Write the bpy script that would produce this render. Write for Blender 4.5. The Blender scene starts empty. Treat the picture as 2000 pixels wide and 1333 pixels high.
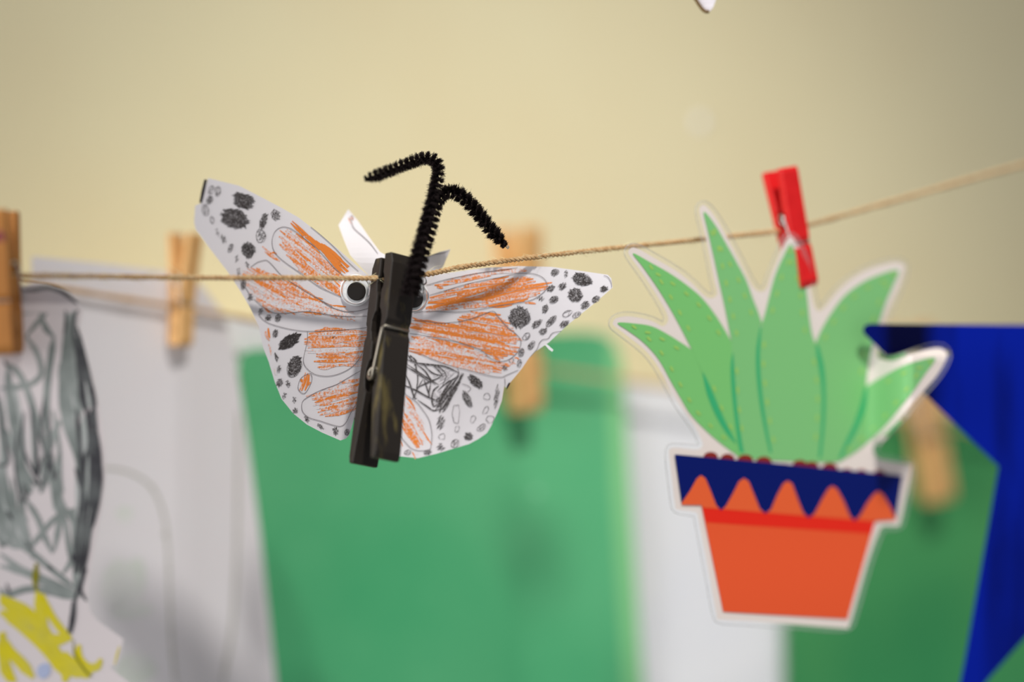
import bpy, math, random
import numpy as np
from mathutils import Vector, Matrix
from mathutils.geometry import delaunay_2d_cdt

random.seed(7)
RNG = np.random.default_rng(7)
SC = bpy.context.scene
COL = SC.collection

# ------------------------------------------------------------------ camera, light, exposure
D0, FPX, ZC = 0.82, 4723.0, 1.45
cam_d = bpy.data.cameras.new('camera')
cam_d.lens = 85.0
cam_d.sensor_width = 36.0
cam_d.clip_start = 0.02
cam_d.dof.use_dof = True
cam_d.dof.focus_distance = D0 - 0.002
cam_d.dof.aperture_fstop = 1.9
cam = bpy.data.objects.new('camera', cam_d)
COL.objects.link(cam)
cam.location = (0, -D0, ZC)
cam.rotation_euler = (math.pi / 2, 0, 0)
SC.camera = cam

w = bpy.data.worlds.new('room_ambient')
SC.world = w
w.use_nodes = True
w.node_tree.nodes['Background'].inputs[0].default_value = (0.93, 0.95, 1.0, 1)
w.node_tree.nodes['Background'].inputs[1].default_value = 0.25


def lamp(name, kind, loc, target, power, color, **kw):
    d = bpy.data.lights.new(name, kind)
    d.energy = power
    d.color = color
    for k, v in kw.items():
        setattr(d, k, v)
    o = bpy.data.objects.new(name, d)
    COL.objects.link(o)
    o.location = loc
    o.rotation_euler = (Vector(target) - Vector(loc)).to_track_quat('-Z', 'Y').to_euler()
    return o


# overhead key light; its narrow soft cone is shaped to imitate lens vignetting
lamp('overhead_spot_vignette', 'SPOT', (0.36, -0.90, 2.74), (0.055, 0.12, 1.425), 76.0, (1.0, 0.975, 0.93),
     spot_size=math.radians(22), spot_blend=1.0, shadow_soft_size=0.075)
# daylight from a window at the left of the room
lamp('window_daylight', 'AREA', (-1.55, -0.75, 1.75), (0.0, 0.0, 1.42), 28.0, (0.97, 0.98, 1.0), shape='RECTANGLE', size=1.1, size_y=1.3)

vs = SC.view_settings
vs.view_transform = 'Standard'
vs.look = 'None'
vs.gamma = 1.0
vs.use_curve_mapping = False
vs.exposure = 0.18


# ------------------------------------------------------------------ helpers
def P(px, py, Y):
    d = D0 + Y
    return Vector(((px - 1000.0) / FPX * d, Y, ZC - (py - 666.5) / FPX * d))


def lin(c):
    c /= 255.0
    return c / 12.92 if c <= 0.04045 else ((c + 0.055) / 1.055) ** 2.4


def col(r, g, b, k=0.72):
    return tuple(min(0.93, lin(v) / k) for v in (r, g, b)) + (1.0,)


def nodes(name):
    m = bpy.data.materials.new(name)
    m.use_nodes = True
    nt = m.node_tree
    return m, nt, nt.nodes['Principled BSDF'], nt.nodes, nt.links


def mat(name, c, rough=0.7, spec=0.3, var=0.0, vscale=60.0, c2=None, stretch=(1, 1, 1), bump=0.0, bscale=400.0,
        metal=0.0, transl=0.0, lo=0.35, hi=0.65, coat=0.0):
    m, nt, b, N, L = nodes(name)
    b.inputs['Base Color'].default_value = c
    b.inputs['Roughness'].default_value = rough
    b.inputs['Specular IOR Level'].default_value = spec
    b.inputs['Metallic'].default_value = metal
    b.inputs['Coat Weight'].default_value = coat
    b.inputs['Coat Roughness'].default_value = 0.12
    tc = N.new('ShaderNodeTexCoord')
    mp = N.new('ShaderNodeMapping')
    mp.inputs['Scale'].default_value = stretch
    L.new(tc.outputs['Object'], mp.inputs['Vector'])
    if c2 is not None:
        n = N.new('ShaderNodeTexNoise')
        n.inputs['Scale'].default_value = vscale
        n.inputs['Detail'].default_value = 5
        L.new(mp.outputs[0], n.inputs['Vector'])
        mr = N.new('ShaderNodeMapRange')
        mr.inputs['From Min'].default_value = lo
        mr.inputs['From Max'].default_value = hi
        L.new(n.outputs['Fac'], mr.inputs['Value'])
        mx = N.new('ShaderNodeMixRGB')
        mx.inputs[1].default_value = c
        mx.inputs[2].default_value = c2
        L.new(mr.outputs[0], mx.inputs[0])
        L.new(mx.outputs[0], b.inputs['Base Color'])
    if bump:
        n2 = N.new('ShaderNodeTexNoise')
        n2.inputs['Scale'].default_value = bscale
        n2.inputs['Detail'].default_value = 4
        L.new(mp.outputs[0], n2.inputs['Vector'])
        bp = N.new('ShaderNodeBump')
        bp.inputs['Strength'].default_value = bump
        bp.inputs['Distance'].default_value = 0.0005
        L.new(n2.outputs['Fac'], bp.inputs['Height'])
        L.new(bp.outputs[0], b.inputs['Normal'])
    return m


def grain_mat(name, ink, paper, scale=2300.0, soft=0.16):
    """waxy or graphite stroke: ink sits on the paper tooth, pressure comes from the stroke"""
    m, nt, b, N, L = nodes(name)
    b.inputs['Roughness'].default_value = 0.75
    b.inputs['Specular IOR Level'].default_value = 0.2
    tc = N.new('ShaderNodeTexCoord')
    n = N.new('ShaderNodeTexNoise')
    n.inputs['Scale'].default_value = scale
    n.inputs['Detail'].default_value = 3
    n.inputs['Roughness'].default_value = 0.65
    L.new(tc.outputs['Object'], n.inputs['Vector'])
    at = N.new('ShaderNodeAttribute')
    at.attribute_name = 'press'
    ad = N.new('ShaderNodeMath')
    ad.operation = 'ADD'
    L.new(n.outputs['Fac'], ad.inputs[0])
    L.new(at.outputs['Fac'], ad.inputs[1])
    mr = N.new('ShaderNodeMapRange')
    mr.inputs['From Min'].default_value = 1.0 - soft
    mr.inputs['From Max'].default_value = 1.0 + soft
    L.new(ad.outputs[0], mr.inputs['Value'])
    mx = N.new('ShaderNodeMixRGB')
    mx.inputs[1].default_value = paper
    mx.inputs[2].default_value = ink
    L.new(mr.outputs[0], mx.inputs[0])
    L.new(mx.outputs[0], b.inputs['Base Color'])
    return m


def clear_mat(name, gloss=1.0, tint=(1, 1, 1, 1), rough=0.08, haze=0.0, ior=1.45):
    m = bpy.data.materials.new(name)
    m.use_nodes = True
    nt = m.node_tree
    N, L = nt.nodes, nt.links
    N.remove(N['Principled BSDF'])
    out = N['Material Output']
    tr = N.new('ShaderNodeBsdfTransparent')
    tr.inputs[0].default_value = tint
    gl = N.new('ShaderNodeBsdfGlossy')
    gl.inputs['Roughness'].default_value = rough
    df = N.new('ShaderNodeBsdfDiffuse')
    df.inputs[0].default_value = (0.9, 0.9, 0.9, 1)
    m1 = N.new('ShaderNodeMixShader')
    m1.inputs[0].default_value = haze
    L.new(tr.outputs[0], m1.inputs[1])
    L.new(df.outputs[0], m1.inputs[2])
    fr = N.new('ShaderNodeFresnel')
    fr.inputs[0].default_value = ior
    m2 = N.new('ShaderNodeMixShader')
    L.new(fr.outputs[0], m2.inputs[0])
    L.new(m1.outputs[0], m2.inputs[1])
    L.new(gl.outputs[0], m2.inputs[2])
    L.new(m2.outputs[0], out.inputs[0])
    return m


ORG = {}


def tag(o, label=None, cat=None, group=None, kind=None):
    if label: o['label'] = label
    if cat: o['category'] = cat
    if group: o['group'] = group
    if kind: o['kind'] = kind
    return o


def empty(name, loc, label, cat, group=None):
    o = bpy.data.objects.new(name, None)
    o.empty_display_size = 0.01
    COL.objects.link(o)
    o.location = loc
    ORG[o.name] = Vector(loc)
    return tag(o, label, cat, group)


class MB:
    def __init__(self):
        self.v, self.f, self.a = [], [], []

    def add(self, vs, fs, a=0.5):
        k = len(self.v)
        self.v.extend([tuple(p) for p in vs])
        self.f.extend([tuple(i + k for i in f) for f in fs])
        if isinstance(a, (int, float)):
            self.a.extend([a] * len(vs))
        else:
            self.a.extend(a)

    def build(self, name, m, parent=None, origin=None, smooth=False, local=False, kind=None):
        me = bpy.data.meshes.new(name)
        o = bpy.data.objects.new(name, me)
        COL.objects.link(o)
        if local:
            org = Vector((0, 0, 0))
        elif parent is not None:
            org = ORG[parent.name]
        else:
            org = Vector(origin) if origin is not None else Vector(np.mean(np.array(self.v), axis=0))
            o.location = org
        vv = [(x - org.x, y - org.y, z - org.z) for x, y, z in self.v]
        me.from_pydata(vv, [], self.f)
        at = me.attributes.new('press', 'FLOAT', 'POINT')
        at.data.foreach_set('value', np.array(self.a, dtype=np.float32))
        me.materials.append(m)
        if smooth:
            me.shade_smooth()
        if parent is not None:
            o.parent = parent
        ORG[o.name] = org
        if kind: o['kind'] = kind
        return o


def sm(a, b, x):
    t = min(1.0, max(0.0, (x - a) / (b - a)))
    return t * t * (3 - 2 * t)


def interp(xs, ys):
    return lambda x: float(np.interp(x, xs, ys))


def resample(pts, step, closed=False):
    pts = [tuple(p) for p in pts]
    if closed: pts = pts + [pts[0]]
    out = []
    for (x0, y0), (x1, y1) in zip(pts[:-1], pts[1:]):
        n = max(1, int(math.hypot(x1 - x0, y1 - y0) / step))
        for i in range(n):
            out.append((x0 + (x1 - x0) * i / n, y0 + (y1 - y0) * i / n))
    if not closed: out.append(pts[-1])
    return out


def catmull(pts, n=5, closed=False):
    pts = [np.array(p, float) for p in pts]
    m = len(pts)
    out = []
    rng = range(m) if closed else range(m - 1)
    for i in rng:
        if closed:
            p0, p1, p2, p3 = pts[i - 1], pts[i], pts[(i + 1) % m], pts[(i + 2) % m]
        else:
            p0, p1, p2, p3 = pts[max(i - 1, 0)], pts[i], pts[i + 1], pts[min(i + 2, m - 1)]
        for k in range(n):
            t = k / n
            out.append(tuple(0.5 * (2 * p1 + (p2 - p0) * t + (2 * p0 - 5 * p1 + 4 * p2 - p3) * t * t
                                    + (3 * p1 - p0 - 3 * p2 + p3) * t ** 3)))
    if not closed: out.append(tuple(pts[-1]))
    return out


def inside(poly, X, Y):
    X, Y = np.asarray(X, float), np.asarray(Y, float)
    r = np.zeros(X.shape, bool)
    j = len(poly) - 1
    for i in range(len(poly)):
        xi, yi = poly[i]
        xj, yj = poly[j]
        c = ((yi > Y) != (yj > Y)) & (X < (xj - xi) * (Y - yi) / ((yj - yi) or 1e-9) + xi)
        r ^= c
        j = i
    return r


def sheet(mb, outline, surf, off=0.0, th=0.0, pitch=22.0, a=0.5):
    """a piece of card or print lying on the curved sheet surf(px,py)"""
    ol = resample(outline, pitch, True)
    xs = np.array([p[0] for p in ol]); ys = np.array([p[1] for p in ol])
    gx, gy = np.meshgrid(np.arange(xs.min() + pitch / 2, xs.max(), pitch), np.arange(ys.min() + pitch / 2, ys.max(), pitch))
    gx, gy = gx.ravel(), gy.ravel()
    k = inside(ol, gx, gy)
    pts = [Vector(p) for p in ol] + [Vector((x, y)) for x, y in zip(gx[k], gy[k])]
    n = len(ol)
    res = delaunay_2d_cdt(pts, [(i, (i + 1) % n) for i in range(n)], [], 1, 1e-4)
    v2, f2 = res[0], res[2]
    front = []
    for p in v2:
        q = P(p.x, p.y, surf(p.x, p.y))
        q.y -= off
        front.append(q)
    fs = []
    for f in f2:
        f = list(f)
        a0, b0, c0 = v2[f[0]], v2[f[1]], v2[f[2]]
        cr = (b0.x - a0.x) * (c0.y - a0.y) - (b0.y - a0.y) * (c0.x - a0.x)
        fs.append(tuple(f) if cr < 0 else tuple(reversed(f)))
    if th <= 0:
        mb.add(front, fs, a)
        return
    m = len(front)
    back = [Vector((q.x, q.y + th, q.z)) for q in front]
    ec = {}
    for f in fs:
        for i in range(3):
            e = (f[i], f[(i + 1) % 3])
            ec[e] = 1
    sides = [(e[1], e[0], e[0] + m, e[1] + m) for e in ec if (e[1], e[0]) not in ec]
    mb.add(front + back, fs + [tuple(i + m for i in reversed(f)) for f in fs] + sides, a)


_layer = [0]


def ribbon(mb, pts, width, surf, off=6e-5, press=0.5, step=6.0, taper=0.35, wob=0.0):
    pts = resample(pts, step)
    if len(pts) < 2: return
    a = np.array(pts)
    t = np.gradient(a, axis=0)
    ln = np.hypot(t[:, 0], t[:, 1]); ln[ln == 0] = 1
    nx, ny = -t[:, 1] / ln, t[:, 0] / ln
    n = len(a)
    _layer[0] = (_layer[0] + 1) % 300
    o = off + _layer[0] * 2e-7
    vs, pr = [], []
    for i in range(n):
        e = min(i, n - 1 - i) / max(1.0, min(4.0, n / 2))
        wd = width * 0.5 * (taper + (1 - taper) * min(1, e)) * (1 + wob * (random.random() - 0.5))
        for s in (1, -1):
            x, y = a[i, 0] + nx[i] * wd * s, a[i, 1] + ny[i] * wd * s
            q = P(x, y, surf(x, y))
            q.y -= o
            vs.append(q)
        p = press + 0.08 * (random.random() - 0.5)
        pr += [p, p]
    fs = [(2 * i, 2 * i + 2, 2 * i + 3, 2 * i + 1) for i in range(n - 1)]
    mb.add(vs, fs, pr)


def hatch(mb, poly, ang, surf, spacing=4.5, width=7.0, press=0.5, pvar=0.16, off=6e-5):
    ca, sa = math.cos(ang), math.sin(ang)
    R = [(x * ca + y * sa, -x * sa + y * ca) for x, y in poly]
    y0, y1 = min(p[1] for p in R), max(p[1] for p in R)
    y = y0 + spacing * 0.5
    while y < y1:
        xs = []
        for i in range(len(R)):
            (xa, ya), (xb, yb) = R[i], R[(i + 1) % len(R)]
            if (ya > y) != (yb > y):
                xs.append(xa + (xb - xa) * (y - ya) / (yb - ya))
        xs.sort()
        for k in range(0, len(xs) - 1, 2):
            xa, xb = xs[k] + random.uniform(-5, 7), xs[k + 1] + random.uniform(-7, 5)
            if xb - xa < 5: continue
            # a long run is drawn as one or two crayon pulls
            cuts = [xa, xb]
            if xb - xa > 70 and random.random() < 0.6:
                c = random.uniform(xa + 20, xb - 20)
                cuts = [xa, c, xb]
            for u, v in zip(cuts[:-1], cuts[1:]):
                dy = random.uniform(-2.5, 2.5)
                bow = random.uniform(-2.5, 2.5)
                pts = []
                m = max(3, int((v - u) / 12))
                for i in range(m + 1):
                    s = i / m
                    X = u + (v - u) * s
                    Yy = y + dy * (s - 0.5) * 2 + bow * 4 * s * (1 - s)
                    pts.append((X * ca - Yy * sa, X * sa + Yy * ca))
                ribbon(mb, pts, width * random.uniform(0.7, 1.15), surf, off, press + 0.06 + random.uniform(-pvar, pvar), wob=0.3)
        y += spacing * random.uniform(0.75, 1.25)


def spot(mb, cx, cy, rx, ry, surf, ang=None, dens=1.0, lw=2.0, outline=True, off=1.6e-4):
    """a pencilled-in spot: loose outline filled with a zigzag"""
    if ang is None: ang = random.uniform(-0.5, 0.5)
    ca, sa = math.cos(ang), math.sin(ang)
    tr = lambda x, y: (cx + x * ca - y * sa, cy + x * sa + y * ca)
    if outline and (dens < 0.7 or random.random() < 0.35):
        k = random.uniform(0, 6)
        pts = []
        for i in range(13):
            t = k + i * 2 * math.pi / 12
            r = random.uniform(0.78, 1.12)
            pts.append(tr(rx * r * math.cos(t), ry * r * math.sin(t)))
        ribbon(mb, catmull(pts[::1 if dens <= 0 else 2], 3), lw * (0.55 if dens <= 0 else 0.7), surf, off, 0.58, step=3)
    if dens <= 0: return
    for ps in range(1 + (dens > 0.8) + (dens > 1.3)):
        zz = 0.9 * (1 if ps % 2 == 0 else -1) + random.uniform(-0.3, 0.3)
        cz, sz = math.cos(zz), math.sin(zz)
        step = max(1.9, lw * 1.1 / dens)
        pts, u, sgn = [], -1.0, 1
        rm = math.sqrt(rx * ry)
        while u < 1.0:
            h = max(0.25, 1 - abs(u) ** 3.2) ** 0.55 * random.uniform(0.6, 1.18) * sgn
            X, Yy = u * cz - h * sz, u * sz + h * cz
            pts.append(tr(rx * X * 0.93, ry * Yy * 0.93))
            sgn = -sgn
            u += step / rm
        if len(pts) > 1:
            ribbon(mb, pts, lw, surf, off + 1e-5, 0.49 + 0.17 * dens * random.uniform(0.6, 1.1), step=4)


def tube(mb, pts, r, sides=8, a=0.5, cap=True):
    pts = [Vector(p) for p in pts]
    n = len(pts)
    ref = None
    vs = []
    for i in range(n):
        t = (pts[min(i + 1, n - 1)] - pts[max(i - 1, 0)]).normalized()
        if ref is None:
            ref = t.orthogonal().normalized()
        ref = (ref - t * ref.dot(t)).normalized()
        b = t.cross(ref)
        rr = r[i] if isinstance(r, (list, tuple)) else r
        for k in range(sides):
            an = 2 * math.pi * k / sides
            vs.append(pts[i] + (ref * math.cos(an) + b * math.sin(an)) * rr)
    fs = []
    for i in range(n - 1):
        for k in range(sides):
            k2 = (k + 1) % sides
            fs.append((i * sides + k, i * sides + k2, (i + 1) * sides + k2, (i + 1) * sides + k))
    if cap:
        fs.append(tuple(reversed(range(sides))))
        fs.append(tuple((n - 1) * sides + k for k in range(sides)))
    mb.add(vs, fs, a)


def zmap(ox, oy, s):
    return lambda L: [(ox + x / s, oy + y / s) for x, y in L]


# ------------------------------------------------------------------ materials
PAPER = col(206, 201, 203)
M_wall = mat('cream_wall_paint', col(215, 203, 166), 0.6, 0.2, c2=col(211, 198, 160), vscale=9, bump=0.12, bscale=160)
M_paper = mat('white_paper', PAPER, 0.8, 0.2, c2=col(206, 202, 204), vscale=45, bump=0.1, bscale=900)
M_wing = mat('wing_paper', PAPER, 0.85, 0.15)
M_card = mat('pink_white_card', col(216, 202, 195), 0.6, 0.3)
M_sheet_blue = mat('cool_white_paper', col(214, 214, 226), 0.7, 0.2, c2=col(206, 207, 221), vscale=12)
M_green = mat('green_painted_paper', col(90, 168, 118), 0.55, 0.3, c2=col(60, 150, 100), vscale=9, bump=0.1, bscale=60, lo=0.3, hi=0.7)
M_green_edge = mat('pale_green_paint', col(122, 186, 126), 0.6, 0.3)
M_green2 = mat('deep_green_paint', col(66, 136, 78), 0.5, 0.35, c2=col(44, 122, 72), vscale=12, stretch=(1, 1, 0.5), bump=0.1, bscale=60)
M_blue = mat('blue_paint_gloss_in_colour', col(3, 26, 140), 0.3, 0.10, c2=col(2, 4, 40), vscale=16, stretch=(2.0, 1, 0.35), lo=0.42, hi=0.62, bump=0.15, bscale=60)  # near-black streaks put the star's glossy reflection into its base colour
M_leaf = mat('leaf_green_print', col(116, 178, 112), 0.45, 0.3)
M_leaf2 = mat('leaf_green_print_warm', col(112, 180, 104), 0.45, 0.3)
M_streak = mat('teal_green_print', col(52, 160, 104), 0.45, 0.3)
M_dash = mat('lime_print', col(146, 186, 92), 0.45, 0.3)
M_soil = mat('soil_brown_print', col(126, 34, 26), 0.45, 0.3)
M_navy = mat('navy_print', col(4, 20, 92), 0.4, 0.15)
M_rim = mat('orange_print', col(232, 88, 44), 0.45, 0.3)
M_stripe = mat('red_print', col(216, 34, 16), 0.45, 0.3)
M_pot = mat('terracotta_print', col(220, 80, 40), 0.45, 0.3)
M_film = clear_mat('laminate_film', rough=0.12, haze=0.0, ior=1.18)
M_filmrim = clear_mat('laminate_rim', rough=0.10, haze=0.16, ior=1.2)
M_crayon = grain_mat('orange_crayon', col(238, 122, 52), PAPER, 1300, 0.14)
M_pencil = grain_mat('graphite', col(62, 57, 56), PAPER, 2200, 0.2)
M_line = mat('thin_ink_line', col(122, 116, 118), 0.8, 0.2)
M_black = mat('black_edge', col(52, 48, 50), 0.8, 0.2)
M_markg = mat('grey_marker', col(112, 118, 114), 0.75, 0.2, c2=col(148, 152, 148), vscale=90)
M_markd = mat('black_marker', col(56, 54, 58), 0.7, 0.2, c2=col(90, 92, 92), vscale=120)
M_yel = mat('yellow_marker', col(206, 190, 20), 0.7, 0.2, c2=col(196, 184, 70), vscale=110)
M_olive = mat('olive_overlap', col(128, 122, 30), 0.7, 0.2)
M_bluedot = mat('pale_blue_marker', col(166, 174, 200), 0.7, 0.2)
M_smudge = mat('green_grey_smudge', col(194, 198, 190), 0.8, 0.2, c2=col(206, 204, 203), vscale=60)
M_dotline = mat('olive_pencil_line', col(160, 158, 148), 0.8, 0.2)
M_wood = mat('raw_wood', col(208, 164, 108), 0.65, 0.3, c2=col(186, 138, 84), vscale=70, stretch=(6, 6, 0.5), bump=0.15, bscale=300)
M_woodd = mat('brown_wood', col(168, 112, 54), 0.65, 0.3, c2=col(146, 94, 44), vscale=70, stretch=(6, 6, 0.5), bump=0.15, bscale=300)
M_red = mat('red_painted_wood', col(206, 20, 22), 0.45, 0.4, c2=col(196, 14, 16), vscale=200, bump=0.1, bscale=400)
M_blackwood = mat('black_painted_wood', col(36, 31, 27), 0.5, 0.25, c2=col(104, 92, 52), vscale=130, stretch=(1.2, 1.2, 0.35), lo=0.55, hi=0.74, bump=0.25, bscale=500)
M_wire = mat('steel_wire', (0.62, 0.6, 0.58, 1), 0.35, 0.5, metal=1.0)
M_dwire = mat('dark_wire', (0.30, 0.27, 0.22, 1), 0.38, 0.5, metal=1.0)
M_twine = mat('jute_twine', col(192, 160, 118), 0.9, 0.1, c2=col(156, 122, 84), vscale=600, lo=0.3, hi=0.7)
M_fuzz = mat('jute_fibre', col(226, 206, 168), 0.8, 0.2)
M_chen = mat('black_chenille', col(36, 28, 28), 0.85, 0.15)
M_eyew = mat('eye_white', col(226, 220, 228), 0.4, 0.4)
M_pupil = mat('eye_black', col(34, 30, 28), 0.35, 0.2)
M_dome = clear_mat('clear_plastic', rough=0.05, haze=0.0, ior=1.3)
M_glue = clear_mat('clear_glue', rough=0.05, haze=0.18, ior=1.5)
M_stain = mat('purple_stain', col(122, 62, 62), 0.7, 0.2)
M_putty = mat('white_putty', col(240, 238, 230), 0.5, 0.3)
M_tipedge = mat('dark_brown_edge', col(96, 74, 42), 0.6, 0.3)
M_tear = mat('torn_paper', col(236, 234, 230), 0.9, 0.1)
M_torn = mat('dark_scrap', col(40, 38, 40), 0.9, 0.1)

# ------------------------------------------------------------------ the wall
WY, WS = 0.218, 0.42           # the wall recedes to the right


def wall_y(px):
    k = (px - 1000) / FPX
    # Y = WY + WS * X, X = k*(D0+Y)
    return (WY + WS * k * D0) / (1 - WS * k)


mb = MB()
ang = math.atan(WS)
ux, uy = math.cos(ang), math.sin(ang)
A, B = -1.6, 1.6
v = []
for s in (A, B):
    for dy in (0, 0.12):
        for z in (0.0, 2.75):
            v.append((s * ux - dy * uy, WY + s * uy + dy * ux, z))
mb.add(v, [(0, 4, 5, 1), (2, 3, 7, 6), (0, 1, 3, 2), (4, 6, 7, 5), (1, 5, 7, 3), (0, 2, 6, 4)])
tag(mb.build('wall_back', M_wall, origin=(0, WY, 0)), 'cream yellow painted wall behind the display lines', 'wall', kind='structure')

# ------------------------------------------------------------------ twine
Yf = interp([-200, 0, 355, 760, 1000, 1550, 2000, 2400], [-0.066, -0.053, -0.029, -0.0085, -0.0012, 0.048, 0.088, 0.122])
Zf = catmull([(-220, 538), (-60, 541), (37, 540), (150, 540), (300, 542), (420, 543), (560, 543), (700, 544), (750, 543),
              (790, 540), (835, 536), (900, 522), (1000, 508), (1100, 496), (1230, 482), (1360, 469), (1510, 453), (1545, 447), (1590, 437), (1700, 406),
              (1800, 378), (1900, 349), (2000, 322), (2150, 282), (2400, 216)], 6)
Yr = interp([-200, 0, 355, 700, 1030, 1830, 2300], [0.035, 0.055, 0.090, 0.140, 0.186, 0.245, 0.275])
Zr = catmull([(-200, 500), (0, 538), (100, 560), (200, 577), (355, 602), (500, 627), (760, 674), (1065, 722), (1310, 757), (1600, 795), (1850, 832), (2100, 872), (2300, 900)], 6)


def twine(name, path, Yfun, label, r=0.00050, fuzz=1300, pitch=0.0030):
    p3 = [P(x, y, Yfun(x)) for x, y in path]
    # even resampling in space
    d = [0.0]
    for a, b in zip(p3[:-1], p3[1:]): d.append(d[-1] + (b - a).length)
    n = int(d[-1] / (pitch / 9))
    S = np.linspace(0, d[-1], n)
    arr = np.array([list(q) for q in p3])
    C = np.stack([np.interp(S, d, arr[:, k]) for k in range(3)], 1)
    T = np.gradient(C, axis=0); T /= np.linalg.norm(T, axis=1)[:, None]
    U = np.array([0.0, 0, 1.0]); Nn = np.cross(T, U); Nn /= np.linalg.norm(Nn, axis=1)[:, None]
    Bb = np.cross(Nn, T)
    root = empty(name, Vector(C[n // 2]), label, 'string')
    wob = 1 + 0.12 * np.interp(S, np.linspace(0, d[-1], 160), RNG.normal(size=160))
    for ph in (0, math.pi):
        m = MB()
        an = -2 * math.pi * S / pitch + ph
        pts = C + (Nn * np.cos(an)[:, None] + Bb * np.sin(an)[:, None]) * (r * 0.82)
        tube(m, [tuple(q) for q in pts], list(r * wob), 6)
        m.build('ply', M_twine, root, smooth=True)
    m = MB()
    for i in range(fuzz):
        k = RNG.integers(2, n - 3)
        a = RNG.uniform(0, 2 * math.pi)
        o = Nn[k] * math.cos(a) + Bb[k] * math.sin(a)
        ln = RNG.exponential(0.0019) + 0.0006
        if RNG.random() < 0.06: ln *= 2.2
        t = T[k] * RNG.choice([-1, 1])
        p0 = C[k] + o * r * 1.2
        p1 = p0 + (o * 0.5 + t * 0.8) * ln * 0.5
        p2 = p1 + (o * RNG.uniform(-0.2, 0.9) + t * RNG.uniform(0.2, 0.9) + RNG.normal(size=3) * 0.3) * ln * 0.5
        ww = 0.00006
        side = np.cross(t, [0, 1, 0]); side = side / (np.linalg.norm(side) + 1e-9) * ww
        m.add([p0 - side, p0 + side, p1 - side * .8, p1 + side * .8, p2], [(0, 1, 3, 2), (2, 3, 4)])
    m.build('fibres', M_fuzz, root, kind='stuff')
    return root


twine('jute_twine', Zf, Yf, 'taut jute twine that the butterfly and cactus cut-out hang on', r=0.00055)
twine('jute_twine', Zr, Yr, 'sagging jute twine close to the wall, holding the painted green sheets', r=0.00062, fuzz=200)


# ------------------------------------------------------------------ clothespins
def leg_profile(t, sgn, splay):
    """side outline of one leg; (s along length from jaw, y)"""
    o = [(0.0, -0.72), (0.05, -0.98), (0.325, -1.0), (0.345, -0.84), (0.385, -0.84), (0.405, -1.0), (0.965, -1.0), (1.0, -0.86)]
    i = [(1.0, -0.46), (0.66, -0.10), (0.64, -0.30), (0.60, -0.42), (0.55, -0.42), (0.515, -0.25), (0.50, -0.04), (0.42, -0.03),
         (0.40, -0.22), (0.36, -0.36), (0.31, -0.36), (0.28, -0.20), (0.265, -0.03), (0.18, -0.03), (0.165, -0.16), (0.13, -0.20),
         (0.105, -0.14), (0.095, -0.03), (0.0, -0.02)]
    return [(s, (y - splay * max(0.0, (s - 0.52) / 0.48)) * t * sgn) for s, y in o + i]


def clothespin(name, parent, jaw, handle, Y, yaw, pitch, w, t, mleg, mwire, label=None, cat='clothespin', group=None, slip=0.0, splay=0.75, gap=None, legm2=None):
    pj, ph = P(jaw[0], jaw[1], Y), P(handle[0], handle[1], Y)
    L = (pj - ph).length / math.cos(pitch)
    u = (pj - ph).normalized()
    jaw_up = u.z > 0
    ez = u if jaw_up else -u
    ey = Vector((0, 1, 0))
    ex = ey.cross(ez).normalized()
    M3 = Matrix((ex, ey, ez)).transposed()
    M3 = M3 @ Matrix.Rotation(pitch, 3, 'X') @ Matrix.Rotation(yaw, 3, 'Z')
    mid = (pj + ph) * 0.5
    if parent is None:
        root = empty(name, mid, label, cat, group)
        root.rotation_euler = M3.to_euler()
        xf = lambda p: p
        par = root
        local = True
    else:
        root = parent
        xf = lambda p: M3 @ Vector(p) + mid
        par = parent
        local = False
    sg = 1 if jaw_up else -1
    zz = lambda s: (0.5 - s) * L * sg
    gap = t * 0.04 if gap is None else gap
    legs = []
    for sgn in (1, -1):
        m = MB()
        pr = leg_profile(t, sgn, splay)
        dz = slip if sgn == -1 else 0.0
        vs = []
        for x in (-w / 2, w / 2):
            for s, y in pr:
                vs.append(xf(Vector((x, y - gap * sgn, zz(s) + dz))))
        n = len(pr)
        f1 = list(range(n)); f2 = [i + n for i in range(n)]
        flip = (sgn == 1) == (sg == 1)
        fs = [tuple(f1) if flip else tuple(reversed(f1)), tuple(reversed(f2)) if flip else tuple(f2)]
        for i in range(n):
            j = (i + 1) % n
            q = (i, i + n, j + n, j)
            fs.append(q if flip else tuple(reversed(q)))
        m.add(vs, fs)
        o = m.build('pin_leg', mleg if sgn == 1 or legm2 is None else legm2, par, local=local)
        bv = o.modifiers.new('edge_round', 'BEVEL')
        bv.width = w * 0.035
        bv.segments = 2
        bv.limit_method = 'ANGLE'
        legs.append(o)
    # spring: coil between the legs and two arms that hook over the grooves
    wr = 0.0090 * L
    rc = t * 0.40
    sc, sgv = 0.585, 0.365
    pts = []
    turns = 4.5
    N = 90
    for i in range(N + 1):
        k = i / N
        a = math.pi * 1.0 + 2 * math.pi * turns * k
        pts.append(Vector((-w / 2 - wr * 0.8 + (w + wr * 1.6) * k, rc * math.cos(a), zz(sc) + sg * rc * math.sin(a))))
    gy = -(t * 0.84 + gap + wr * 0.7)
    armF = [Vector((w / 2 - wr, gy, zz(sgv))), Vector((-w / 2 - wr * 0.4, gy, zz(sgv))), Vector((-w / 2 - wr * 1.1, gy * 0.93, zz(sgv + 0.012)))]
    n0 = pts[0]
    for i in range(1, 6): armF.append(armF[2].lerp(n0, i / 6))
    armR = [Vector((-p.x, -p.y, p.z)) for p in armF]
    full = armF + pts + list(reversed([Vector((pts[-1].x, -0, 0)) * 0 + q for q in armR[:3]]))
    m = MB()
    tube(m, [xf(p) for p in full], wr, 8)
    m.build('spring', mwire, par, smooth=True, local=local)
    root['pin_len'] = round(L, 4)
    return root, legs, M3, mid


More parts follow.
